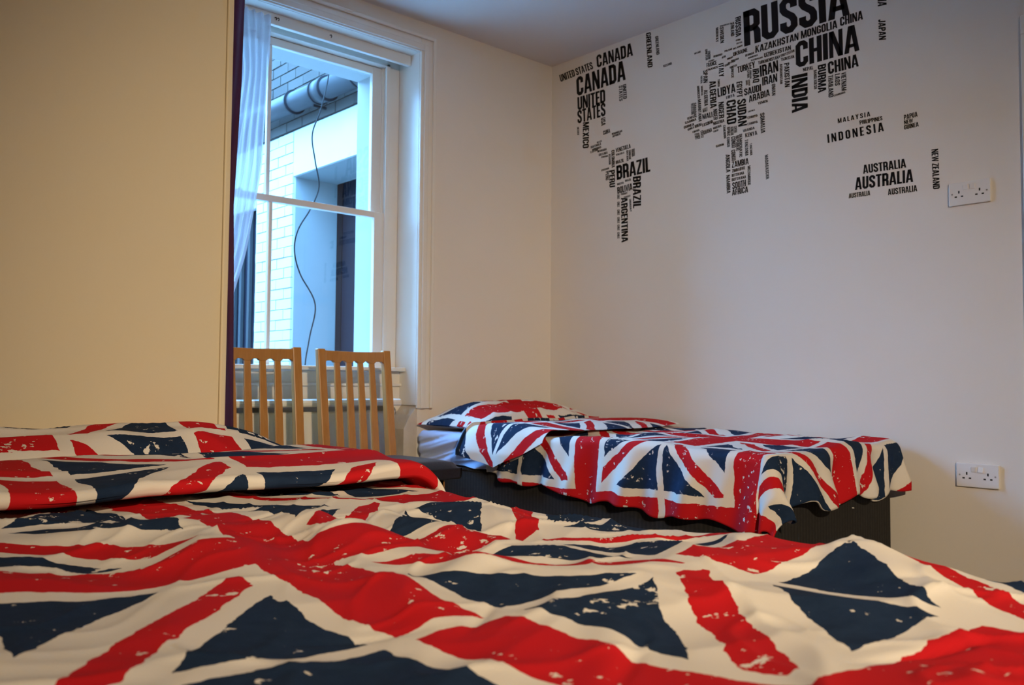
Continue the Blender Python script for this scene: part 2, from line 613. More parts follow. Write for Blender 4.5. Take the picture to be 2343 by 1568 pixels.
# ------------------------------------------------------------------ yard outside the window
yard = struct(B('ground', 'yard', None, -8, 12, 3.88, 14, -.5, -.3), 'grey concrete light well floor outside the window')
EX = 3.0
nb = tag(empty('neighbouring_house', (EX, 5.5, -.3)), 'white painted brick house wall seen through the window', 'building')
m = MB()
m.box(EX, EX + .5, 3.89, 4.45, -.3, 2.57)
m.box(EX, EX + .5, 4.45, 5.65, 2.245, 2.57)
m.box(EX + .40, EX + .5, 4.45, 5.65, -.3, 2.245)
m.build('painted_wall', MAT['white_out'], nb)
m = MB(); m.box(EX + .012, EX + .5, 5.65, 6.24, -.3, 2.57); m.box(EX, EX + .5, 6.24, 6.72, 2.1, 2.57); m.box(EX, EX + .5, 6.72, 8.3, -.3, 2.57)
m.build('painted_pier', MAT['white_out'], nb)
B('recess_side', 'shaded_recess', nb, EX + .02, EX + .40, 5.645, 5.6499, -.3, 2.243)
B('recess_head', 'shaded_recess', nb, EX + .02, EX + .40, 4.45, 5.645, 2.240, 2.2449)
dd = B('dark_door', 'dark_door', nb, EX + .36, EX + .40, 4.45, 5.645, -.3, 2.24)
B('door_rail', 'rubber', dd, EX + .352, EX + .36, 5.56, 5.63, -.3, 2.235)
B('dark_window', 'dark_door', nb, EX + .05, EX + .07, 6.24, 6.72, -.3, 2.1)
for yy in (6.36, 6.50, 6.62):
    B('window_bar', 'pipe', nb, EX + .02, EX + .045, yy, yy + .035, -.3, 2.1)
B('brick_core', 'mortar', nb, EX + .012, EX + .5, 3.89, 8.3, 2.575, 5.2)
# bricks that the window shows one by one
bm_ = MB().box(0, .02, .004, .221, .004, .071).mesh('brick')
bm_.materials.append(MAT['brick'])
bh_ = MB().box(0, .02, .004, .108, .004, .071).mesh('brick_header')
bh_.materials.append(MAT['brick'])
pm_ = MB().box(0, .014, .003, .222, .003, .072).mesh('painted_brick')
pm_.materials.append(MAT['white_out'])
ph_ = MB().box(0, .014, .003, .1095, .003, .072).mesh('painted_header')
ph_.materials.append(MAT['white_out'])


def place(me, loc, par, name='brick'):
    o = bpy.data.objects.new(name, me)
    COL.objects.link(o)
    o.parent = par
    o.location = Vector(loc) - par.location
    return o


for c in range(14):
    z = 2.578 + c * .075
    y = 4.40 - (.1125 if c % 2 else 0)
    while y < 6.55:
        place(bm_, (EX - .006 + random.uniform(-.003, .003), y, z), nb)
        y += .225
for c in range(38):
    z = -.28 + c * .075
    if c % 2:
        ys = [(pm_, 5.652), (pm_, 5.877), (ph_, 6.102)]
    else:
        ys = [(ph_, 5.652), (pm_, 5.7645), (pm_, 5.9895)]
    for me, y in ys:
        place(me, (EX + random.uniform(-.004, .002), y, z), nb)

# drain pipe along that wall
dp = tag(empty('drain_pipe', (2.90, 5.4, 2.70)), 'grey drain pipe with black ringed collars on the brick wall outside', 'pipe')
PX = 2.90
pz = lambda y: 2.695 + (y - 4.7) * .028
MB().tube([(PX, 4.35, pz(4.35)), (PX, 6.9, pz(6.9))], .070, 24).build('pipe_run', MAT['pipe'], dp, smooth=True)
for ya, yb, r in ((5.02, 5.13, .079), (4.44, 4.62, .083)):
    MB().tube([(PX, ya, pz(ya)), (PX, yb, pz(yb))], r, 24).build('collar', MAT['pipe'], dp, smooth=True)
for yy in (5.46, 5.135, 5.015, 4.63, 4.54, 4.43):
    MB().tube([(PX, yy - .006, pz(yy)), (PX, yy + .006, pz(yy))], .085, 24).build('rubber_ring', MAT['rubber'], dp, smooth=True)
B('bracket', 'rubber', dp, PX - .006, EX - .004, 5.185, 5.20, 2.622, 2.636)
# loose cable hanging outside
cpts = [(2.345, 4.05, 2.75), (2.35, 4.05, 2.45), (2.305, 4.05, 2.22), (2.255, 4.05, 2.07), (2.275, 4.05, 1.93), (2.30, 4.05, 1.80), (2.255, 4.05, 1.68),
        (2.185, 4.05, 1.56), (2.165, 4.05, 1.45), (2.20, 4.05, 1.33), (2.29, 4.05, 1.18), (2.26, 4.05, 1.0), (2.235, 4.05, .80), (2.24, 4.05, .3), (2.25, 4.05, -.28)]
def smooth_path(p, n=6):
    out = []
    P = [Vector(q) for q in p]
    for i in range(len(P) - 1):
        a, b, c, d = P[max(i - 1, 0)], P[i], P[i + 1], P[min(i + 2, len(P) - 1)]
        for k in range(n):
            t = k / n
            out.append(.5 * (2 * b + (c - a) * t + (2 * a - 5 * b + 4 * c - d) * t * t + (3 * b - a - 3 * c + d) * t ** 3))
    out.append(P[-1])
    return out
tag(MB().tube(smooth_path(cpts), .0038, 8).build('loose_cable', MAT['cable'], None, smooth=True), 'thin dark cable dangling outside the window glass', 'cable')
# unseen brick wall added across the yard to block low sky light
oh = tag(empty('sky_block_wall', (-2, 10.1, -.3)), 'added unseen brown brick wall blocking low sky across the yard', 'wall')
B('blocker_face', 'brown_brick', oh, -9, EX - .02, 9.9, 10.4, -.3, 3.6)

# unseen wing added on the left to keep sky off the window reveal
wg = tag(empty('sky_block_wing', (-2.5, 5.4, -.3)), 'added unseen tall brown brick wing blocking sky left of the yard', 'building')
B('wing_blocker', 'brown_brick', wg, -4.2, -1.2, 3.90, 6.9, -.3, 6.5)
B('blocker_cap', 'brown_brick', wg, -4.25, -1.15, 3.90, 6.95, 6.5, 6.62)

# ------------------------------------------------------------------ radiator under the window
ra = tag(empty('radiator', (1.70, 3.44, 0)), 'cream panel radiator under the window sill behind the chairs', 'radiator')
xs = np.linspace(1.06, 2.36, 261)
zs = np.array([.10, .115, .13, .60, .63, .645])
Xg, Zg = np.meshgrid(xs, zs, indexing='ij')
ph = (Xg - 1.06) / .0325 * 2 * np.pi
amp = np.where((Zg > .12) & (Zg < .62), .0016, 0)
Yg = 3.415 + amp * np.cos(ph)
surface('front_panel', Xg, Yg, Zg, 'radiator', ra, thick=.004)
B('back_panel', 'radiator', ra, 1.06, 2.36, 3.47, 3.49, .10, .645)
m = MB().prism([(3.385, .668), (3.378, .674), (3.376, .685), (3.380, .696), (3.388, .701), (3.53, .701), (3.53, .668)], 'x', 1.05, 2.37)
m.build('top_shelf', MAT['gloss'], ra, smooth=False)
for xx in (1.10, 1.70, 2.30):
    B('shelf_bracket', 'radiator', ra, xx, xx + .02, 3.42, 3.56, .645, .668)
MB().tube([(2.36, 3.44, .14), (2.40, 3.44, .14), (2.40, 3.44, 0)], .0075, 8).build('valve_pipe', MAT['gloss'], ra, smooth=True)
MB().lathe([(0, 0), (.016, 0), (.018, .03), (.014, .05), (0, .052)], (2.40, 3.44, .15), 14).build('valve', MAT['plastic'], ra, smooth=True)
for xx in (1.2, 2.2):
    B('foot', 'radiator', ra, xx, xx + .03, 3.43, 3.48, 0, .10)


# ------------------------------------------------------------------ slat-back chairs
def make_chair(name, label, cw=.188):
    """back plane at local y=0, seat towards -y, width along x"""
    t = tag(empty(name), label, 'chair', 'slat-back chairs in front of the window')
    W2, pw = cw, .036
    ZT, ZS = .915, .455

    def back_y(z):
        return .0 + .055 * max(0, (z - ZS)) / (ZT - ZS) if z > ZS else .045 * (ZS - z) / ZS
    for sx in (-1, 1):
        v = []
        for z, d in ((0, .032), (.25, .036), (ZS, .040), (.7, .034), (ZT, .026)):
            y = back_y(z)
            xo, xi = sx * W2, sx * (W2 - pw)
            v += [(min(xo, xi), y - d / 2, z), (max(xo, xi), y - d / 2, z), (max(xo, xi), y + d / 2, z), (min(xo, xi), y + d / 2, z)]
        f = [(3, 2, 1, 0), (16, 17, 18, 19)]
        for i in range(4):
            for k in range(4):
                f.append((i * 4 + k, i * 4 + (k + 1) % 4, i * 4 + 4 + (k + 1) % 4, i * 4 + 4 + k))
        MB().add(v, f).build('back_post', MAT['wood'], t, bevel=.004)
    xi = W2 - pw
    # top rail with small rounded fillets between the slats underneath
    sl = [-xi + (2 * xi) * (k + 1) / 5 for k in range(4)]
    sw = .013
    lower = [(-xi, .858)]
    edges = [-xi] + [q for s in sl for q in (s - sw, s + sw)] + [xi]
    for i in range(0, len(edges), 2):
        a, b = edges[i], edges[i + 1]
        lower += [(a, .858), (a + .008, .866), (b - .008, .866), (b, .858)]
    lower.append((xi, .858))
    prof = lower + [(xi, .908), (.0, .905), (-xi, .908)]
    clean = []
    for p in prof:
        if not clean or (abs(p[0] - clean[-1][0]) + abs(p[1] - clean[-1][1])) > 1e-6:
            clean.append(p)
    MB().prism(clean, 'y', back_y(.88) - .011, back_y(.88) + .011).build('top_rail', MAT['wood'], t, bevel=.002)
    for s in sl:
        v = []
        for z, hw in ((.45, .017), (.65, .0155), (.862, .0125)):
            y = back_y(z)
            v += [(s - hw, y - .006, z), (s + hw, y - .006, z), (s + hw, y + .006, z), (s - hw, y + .006, z)]
        f = [(3, 2, 1, 0), (8, 9, 10, 11)]
        for i in range(2):
            for k in range(4):
                f.append((i * 4 + k, i * 4 + (k + 1) % 4, i * 4 + 4 + (k + 1) % 4, i * 4 + 4 + k))
        MB().add(v, f).build('slat', MAT['wood'], t, bevel=.002)
    MB().box(-xi, xi, back_y(.47) - .01, back_y(.47) + .01, .425, .462).build('lower_rail', MAT['wood'], t, bevel=.002)
    # padded seat
    n = 17
    u = np.linspace(-1, 1, n)
    U, V = np.meshgrid(u, u, indexing='ij')
    dome = ((1 - np.abs(U) ** 6) * (1 - np.abs(V) ** 6)) ** .4
    fr = 1 - .0 * V
    Xs = U * (W2 + .012) * fr
    Ys = -.235 + V * .215
    surface('seat', np.vstack([Xs[:1], Xs, Xs[-1:]]), np.vstack([Ys[:1], Ys, Ys[-1:]]), np.vstack([Xs[:1] * 0 + .405, .442 + .031 * dome, Xs[:1] * 0 + .405]), 'leather', t)
    MB().box(-W2 - .010, W2 + .010, -.448, -.022, .398, .444).build('seat_edge', MAT['leather'], t, bevel=.006)
    # seat underside
    B2 = MB().box(-W2 + .045, W2 - .045, -.415, -.04, .355, .399)
    B2.build('seat_frame', MAT['wood'], t, bevel=.004)
    for sx in (-1, 1):
        MB().box(min(sx * (W2 - .05), sx * (W2 - .084)), max(sx * (W2 - .05), sx * (W2 - .084)), -.415, -.381, 0, .398).build('front_leg', MAT['wood'], t, bevel=.003)
        MB().box(min(sx * (W2 - .028), sx * (W2 - .056)), max(sx * (W2 - .028), sx * (W2 - .056)), -.385, .02, .17, .195).build('stretcher', MAT['wood'], t, bevel=.002)
    return t


ch = make_chair('dining_chair', 'honey oak slat-back chair with black seat, nearest the white window casing', .179)
ch.location = (2.003, 3.155, 0)
ch2 = make_chair('dining_chair', 'honey oak slat-back chair beside the purple curtain, partly hidden by it')
ch2.location = (1.536, 3.135, 0)
ch2.rotation_euler = (0, 0, math.radians(-6))

# ------------------------------------------------------------------ curtains
n, k = 60, 90
S, T = np.meshgrid(np.linspace(0, 1, n), np.linspace(0, 1, k), indexing='ij')
Xc = .98 + S * (np.interp(.598 + T * 1.86, [.6, 1.0, 1.43, 1.9, 2.4], [1.424, 1.412, 1.400, 1.425, 1.436]) - .98)
Zc = .598 + T * 1.86
Yc = 3.085 + .022 * np.sin(S * 27 + .8 * np.sin(T * 4)) + .012 * np.sin(S * 11 + 1.3)
pc = tag(surface('purple_curtain', Xc, Yc, Zc, 'purple', None, thick=.003), 'dark purple curtain hanging beside the partition in front of the chair', 'curtain')
cr = tag(empty('curtain_rail', (.96, 3.08, 2.47)), 'white curtain rail behind the partition', 'curtain rail')
MB().tube([(.50, 3.085, 2.468), (1.42, 3.085, 2.468)], .008, 10).build('rod', MAT['gloss'], cr, smooth=True)
B('bracket', 'gloss', cr, .80, .82, 3.085, WY - .02, 2.462, 2.476)
# voile swept to the left behind the purple curtain; right edge as a curve of height
zk = np.array([.90, 1.08, 1.31, 1.51, 1.68, 2.076, 2.20, 2.345])
rx = np.array([1.42, 1.525, 1.598, 1.636, 1.668, 1.690, 1.702, 1.706])
lxk = np.array([1.36, 1.40, 1.44, 1.46, 1.48, 1.55, 1.53, 1.52])
zz = np.linspace(.92, 2.345, 120)
re, le = np.interp(zz, zk, rx), np.interp(zz, zk, lxk)
ker = np.ones(9) / 9
re = np.convolve(np.pad(re, 4, 'edge'), ker, 'valid'); le = np.convolve(np.pad(le, 4, 'edge'), ker, 'valid')
S, _ = np.meshgrid(np.linspace(0, 1, 70), zz, indexing='ij')
Xv = le[None, :] + S * (re - le)[None, :]
Zv = np.repeat(zz[None, :], 70, 0)
Yv = 3.43 + .012 * np.sin(S * 34 + 1.5 * np.sin(Zv * 2.2)) + .006 * np.sin(S * 71 + 2 * Zv) - .05 * (2.345 - Zv) * .6
tag(surface('voile_curtain', Xv, Yv, Zv, 'voile'), 'sheer white voile curtain swept to the left of the window', 'curtain')

# ------------------------------------------------------------------ double sockets on the map wall
def socket(name, label, yc, zc, up):
    t = tag(empty(name, (WX, yc, zc)), label, 'socket', 'double power sockets on the map wall')
    h, w = .043, .073
    B('back_box', 'plastic', t, WX - .004, WX, yc - w + .002, yc + w - .002, zc - h + .002, zc + h - .002)
    MB().box(WX - .011, WX - .004, yc - w, yc + w, zc - h, zc + h).build('face_plate', MAT['plastic'], t, bevel=.003, seg=3)
    xf = WX - .0112
    for sy in (-1, 1):
        c = yc + sy * .036
        B('earth_slot', 'hole', t, xf, xf + .001, c - .0027, c + .0027, zc + .001, zc + .011)
        B('pin_slot', 'hole', t, xf, xf + .001, c + .011 - .0042, c + .011 + .0042, zc - .0135, zc - .0082)
        B('pin_slot', 'hole', t, xf, xf + .001, c - .011 - .0042, c - .011 + .0042, zc - .0135, zc - .0082)
        MB().tube([(xf - .0002, yc + sy * .0605, zc), (xf + .001, yc + sy * .0605, zc)], .0032, 12).build('screw', MAT['screw'], t, smooth=False)
        # rocker switch, tilted when on
        y0, y1 = (yc + sy * .012) - .0085, (yc + sy * .012) + .0085
        on = (up == 'both') or (up == 'right' and sy < 0)
        za, zb = zc + .012, zc + .031
        hi, lo_ = (.0055, .0015) if on else (.0015, .0055)
        MB().prism([(xf + .001, za), (xf - hi, za), (xf - lo_, zb), (xf + .001, zb)], 'y', y0, y1).build('rocker_switch', MAT['plastic'], t, bevel=.0008)
    return t


socket('double_socket', 'white double socket high on the wall, right of the lettered map', 1.234, 1.494, 'none')
socket('double_socket', 'white double socket low on the wall above the bed foot', 1.222, .456, 'right')

# ------------------------------------------------------------------ lettered world map on the wall
WORDS = [
    ('UNITED STATES',3360,2447,3116,2457,3373,2489), ('CANADA',3090,2455,2843,2454,3096,2524), ('CANADA',3236,2337,2891,2341,3243,2442), 
    ('UNITED',3230,2258,3030,2255,3233,2330), ('STATES',3230,2185,3028,2184,3233,2257), ('GREENLAND',2760,2545,2748,2364,2728,2542), 
    ('GREENLAND',2701,2511,2693,2415,2681,2509), ('ICELAND',2648,2340,2597,2342,2651,2352), ('UNITED',2913,2319,2908,2242,2888,2318), 
    ('STATES',2938,2319,2934,2237,2915,2318), ('MEXICO',3191,2183,3192,2041,3146,2178), ('USA',3061,2177,3059,2135,3030,2177), 
    ('MEXICO',3234,2167,3232,2123,3220,2165), ('CUBA',3044,2084,2996,2087,3046,2106), ('DOMINICAN',2984,2071,2914,2074,2985,2082), 
    ('REPUBLIC',2979,2057,2924,2062,2980,2068), ('BELIZE',3088,2048,3053,2051,3090,2057), ('GUATEMALA',3132,2029,3059,2035,3134,2042), 
    ('HONDURAS',3121,2014,3058,2018,3123,2026), ('EL SALVADOR',3134,2004,3081,2009,3135,2015), ('NICARAGUA',3084,1998,3019,1999,3086,2010), 
    ('COSTA RICA',3075,1977,3014,1979,3076,1990), ('PANAMA',3058,1963,3010,1963,3059,1973), ('VENEZUELA',2957,1974,2857,1979,2959,1996), 
    ('VENEZUELA',2956,1956,2900,1959,2957,1966), ('COLOMBIA',2988,1991,2985,1899,2966,1991), ('ECUADOR',3007,1974,3005,1919,2993,1974), 
    ('GUYANA',2887,1971,2884,1915,2874,1971), ('SURINAME',2871,1970,2869,1920,2857,1970), ('FRENCH GUIANA',2853,1971,2850,1932,2832,1972), 
    ('BRAZIL',2957,1913,2903,1916,2958,1931), ('BRAZIL',2950,1829,2730,1836,2954,1904), ('ECUADOR',3057,1893,3003,1896,3058,1903), 
    ('PERU',3003,1888,3000,1797,2964,1887), ('PERU',3027,1886,3026,1839,3005,1888), ('BRAZIL',2894,1810,2854,1812,2895,1821), 
    ('BOLIVIA',2947,1801,2903,1803,2948,1812), ('BOLIVIA',2945,1756,2845,1762,2948,1791), ('BRAZIL',2843,1828,2841,1666,2791,1825), 
    ('PARAGUAY',2921,1745,2878,1746,2923,1756), ('PARAGUAY',2902,1726,2857,1729,2903,1736), ('ARGENTINA',2921,1732,2917,1500,2878,1732), 
    ('CHILE',2947,1753,2946,1728,2932,1753), ('CHILE',2947,1715,2946,1688,2931,1715), ('CHILE',2947,1674,2945,1646,2931,1674), 
    ('CHILE',2946,1635,2945,1604,2931,1635), ('CHILE',2946,1596,2945,1566,2931,1596), ('CHILE',2946,1557,2945,1524,2931,1557), 
    ('URUGUAY',2867,1716,2862,1651,2855,1717), ('RUSSIA',2190,2314,1690,2307,2196,2477), ('KAZAKHSTAN',2133,2269,1921,2268,2133,2301), 
    ('MONGOLIA',1909,2268,1744,2267,1910,2303), ('CHINA',1732,2270,1634,2270,1733,2308), ('CHINA',1934,2147,1650,2146,1936,2260), 
    ('CHINA',1786,2081,1654,2081,1789,2134), ('INDIA',1955,2118,1955,1954,1880,2114), ('BURMA',1833,2132,1833,2013,1796,2131), 
    ('THAILAND',1787,2076,1786,1982,1765,2075), ('LAOS',1757,2075,1757,2025,1735,2073), ('VIETNAM',1730,2074,1729,1996,1708,2073), 
    ('CAMBODIA',1763,1981,1712,1984,1763,1989), ('NEPAL',1900,2123,1853,2121,1902,2139), ('BANGLADESH',1852,2116,1851,2034,1838,2116), 
    ('JAPAN',1571,2249,1569,2165,1542,2243), ('RUSSIA',1575,2405,1572,2303,1539,2396), ('UZBEKISTAN',2088,2236,1957,2235,2089,2256), 
    ('TURKMENISTAN',2118,2212,2017,2211,2120,2227), ('KYRGYZSTAN',2015,2214,1940,2221,2017,2226), ('TAJIKISTAN',2004,2197,1941,2194,2007,2211), 
    ('TURKEY',2226,2201,2134,2203,2228,2231), ('IRAN',2109,2154,2018,2156,2112,2205), ('IRAN',2099,2111,2024,2111,2100,2149), 
    ('IRAQ',2148,2198,2146,2135,2115,2195), ('AFGHANISTAN',2012,2186,2011,2096,1999,2185), ('PAKISTAN',1991,2183,1988,2076,1966,2181), 
    ('SYRIA',2177,2201,2175,2165,2166,2201), ('JORDAN',2164,2199,2163,2159,2154,2199), ('ISRAEL',2184,2156,2182,2133,2174,2156), 
    ('KUWAIT',2171,2156,2169,2128,2162,2155), ('SAUDI',2191,2088,2104,2089,2193,2120), ('ARABIA',2167,2051,2061,2057,2169,2082), 
    ('YEMEN',2121,2030,2072,2031,2123,2042), ('OMAN',2052,2106,2051,2054,2034,2105), ('EGYPT',2232,2161,2230,2088,2202,2159), 
    ('LIBYA',2333,2115,2237,2117,2336,2157), ('LIBYA',2287,2095,2242,2097,2288,2109), ('TUNISIA',2334,2199,2333,2163,2322,2199), 
    ('ALGERIA',2380,2201,2375,2071,2344,2200), ('SPAIN',2415,2262,2413,2202,2390,2260), ('PORTUGAL',2430,2240,2429,2203,2419,2240), 
    ('FRANCE',2394,2272,2338,2272,2396,2292), ('FRANCE',2394,2254,2330,2254,2395,2264), ('FRANCE',2384,2294,2351,2294,2385,2302), 
    ('ITALY',2329,2271,2326,2207,2301,2270), ('UNITED',2403,2361,2400,2308,2390,2360), ('KINGDOM',2388,2349,2386,2309,2374,2347), 
    ('IRELAND',2464,2353,2428,2354,2465,2362), ('GERMANY',2356,2309,2306,2307,2357,2319), ('POLAND',2295,2317,2254,2318,2296,2326), 
    ('BELARUS',2249,2316,2199,2319,2249,2324), ('UKRAINE',2249,2285,2173,2287,2250,2304), ('ROMANIA',2260,2262,2219,2263,2260,2271), 
    ('HUNGARY',2281,2277,2249,2279,2282,2286), ('AUSTRIA',2310,2291,2288,2293,2311,2301), ('BULGARIA',2278,2257,2238,2257,2278,2265), 
    ('SERBIA',2296,2249,2267,2251,2296,2259), ('GREECE',2260,2237,2259,2187,2247,2236), ('GREECE',2267,2233,2228,2236,2268,2242), 
    ('GEORGIA',2185,2266,2139,2267,2186,2276), ('ARMENIA',2171,2252,2120,2253,2172,2260), ('AZERBAIJAN',2156,2237,2096,2236,2157,2245), 
    ('NORWAY',2343,2446,2342,2377,2329,2447), ('SWEDEN',2321,2443,2318,2366,2300,2441), ('NORWAY',2319,2444,2241,2439,2320,2451), 
    ('FINLAND',2262,2441,2261,2382,2243,2440), ('RUSSIA',2237,2463,2236,2370,2207,2463), ('ESTONIA',2234,2351,2209,2350,2235,2359), 
    ('LATVIA',2231,2336,2201,2335,2231,2344), ('MOROCCO',2450,2197,2446,2136,2436,2195), ('MAURITANIA',2446,2131,2441,2023,2428,2129), 
    ('MOROCCO',2427,2190,2426,2145,2417,2191), ('ALGERIA',2411,2167,2408,2090,2390,2166), ('WESTERN',2485,2121,2483,2066,2470,2121), 
    ('SAHARA',2469,2120,2468,2060,2454,2119), ('MALI',2418,2029,2362,2029,2420,2054), ('MALI',2417,2060,2391,2064,2418,2080), 
    ('NIGER',2330,2090,2328,2013,2300,2088), ('NIGER',2359,2064,2357,2013,2336,2062), ('CHAD',2287,2086,2284,1974,2236,2084), 
    ('SUDAN',2229,2077,2224,1952,2183,2075), ('NIGERIA',2358,1988,2297,1991,2360,2003), ('NIGERIA',2359,1968,2313,1972,2360,1979), 
    ('TOGO',2359,1953,2331,1956,2359,1962), ('SENEGAL',2506,2046,2450,2049,2508,2058), ('GAMBIA',2518,2028,2453,2033,2520,2040), 
    ('GUINEA',2526,2007,2466,2011,2527,2020), ('GUINEA',2503,1992,2466,1998,2505,2003), ('BURKINA',2462,1997,2422,2001,2464,2012), 
    ('FASO',2419,1993,2384,1997,2421,2009), ('BENIN',2385,1997,2360,2000,2387,2013), ('LIBERIA',2475,1975,2435,1978,2477,1985), 
    ('IVORY',2466,1970,2460,1940,2437,1970), ('COAST',2430,1977,2428,1941,2415,1978), ('GHANA',2413,1955,2365,1960,2415,1974), 
    ('CAMEROON',2305,1976,2301,1914,2292,1976), ('CENTRAL',2247,1959,2245,1927,2231,1959), ('AFRICAN',2266,1961,2264,1921,2249,1961), 
    ('REPUBLIC',2284,1963,2282,1921,2268,1963), ('UGANDA',2197,1922,2138,1924,2199,1934), ('KENYA',2186,1895,2125,1896,2188,1914), 
    ('ETHIOPIA',2174,1977,2122,1978,2176,1988), ('ETHIOPIA',2174,1948,2122,1949,2176,1959), ('ERITREA',2172,2006,2136,2008,2173,2013), 
    ('SOMALIA',2111,1989,2107,1897,2089,1989), ('CONGO',2285,1916,2283,1870,2270,1916), ('DEMOCRATIC',2219,1917,2218,1810,2204,1917), 
    ('REPUBLIC',2237,1913,2234,1842,2221,1914), ('CONGO',2262,1913,2259,1861,2239,1913), ('CONGO',2262,1851,2259,1801,2240,1852), 
    ('TANZANIA',2190,1885,2188,1810,2173,1886), ('TANZANIA',2165,1863,2162,1808,2153,1864), ('GABON',2343,1880,2300,1882,2345,1891), 
    ('ANGOLA',2292,1837,2289,1753,2269,1836), ('NAMIBIA',2289,1740,2286,1655,2269,1740), ('ZAMBIA',2258,1769,2170,1771,2259,1798), 
    ('ZIMBABWE',2257,1747,2188,1751,2258,1762), ('BOTSWANA',2259,1727,2194,1729,2259,1741), ('BOTSWANA',2259,1707,2184,1709,2259,1721), 
    ('SOUTH',2256,1670,2184,1673,2257,1701), ('AFRICA',2258,1641,2174,1644,2258,1669), ('MOZAMBIQUE',2176,1762,2175,1674,2161,1764), 
    ('MADAGASCAR',2088,1795,2083,1687,2072,1797), ('M A L A Y S I A',1746,1865,1608,1864,1747,1885), ('PHILIPPINES',1652,1839,1558,1837,1654,1856), 
    ('I N D O N E S I A',1791,1791,1553,1792,1794,1828), ('PAPUA',1473,1819,1421,1821,1474,1839), ('NEW',1473,1801,1439,1802,1474,1817), 
    ('GUINEA',1473,1780,1417,1782,1474,1798), ('AUSTRALIA',1640,1635,1467,1630,1642,1671), ('AUSTRALIA',1675,1574,1441,1569,1675,1625), 
    ('AUSTRALIA',1702,1544,1612,1543,1702,1564), ('AUSTRALIA',1540,1532,1426,1530,1541,1557), ('NEW ZEALAND',1371,1682,1367,1528,1346,1681), 
]



def stroke(path, t, closed=False):
    P = [Vector(p) for p in path]
    n = len(P)
    L, Rr = [], []
    for i in range(n):
        a = P[i - 1] if (i > 0 or closed) else None
        b = P[(i + 1) % n] if (i < n - 1 or closed) else None
        d1 = (P[i] - a).normalized() if a is not None else None
        d2 = (b - P[i]).normalized() if b is not None else None
        if d1 is None:
            d1 = d2
        if d2 is None:
            d2 = d1
        n1, n2 = Vector((-d1.y, d1.x)), Vector((-d2.y, d2.x))
        mm = (n1 + n2).normalized()
        s = t / 2 / max(.4, mm.dot(n1))
        L.append(P[i] + mm * s)
        Rr.append(P[i] - mm * s)
    out = []
    for i in range(n if closed else n - 1):
        j = (i + 1) % n
        out.append([tuple(Rr[i]), tuple(Rr[j]), tuple(L[j]), tuple(L[i])])
    return out


def rect(a, b, c, d):
    return [(a, b), (c, b), (c, d), (a, d)]


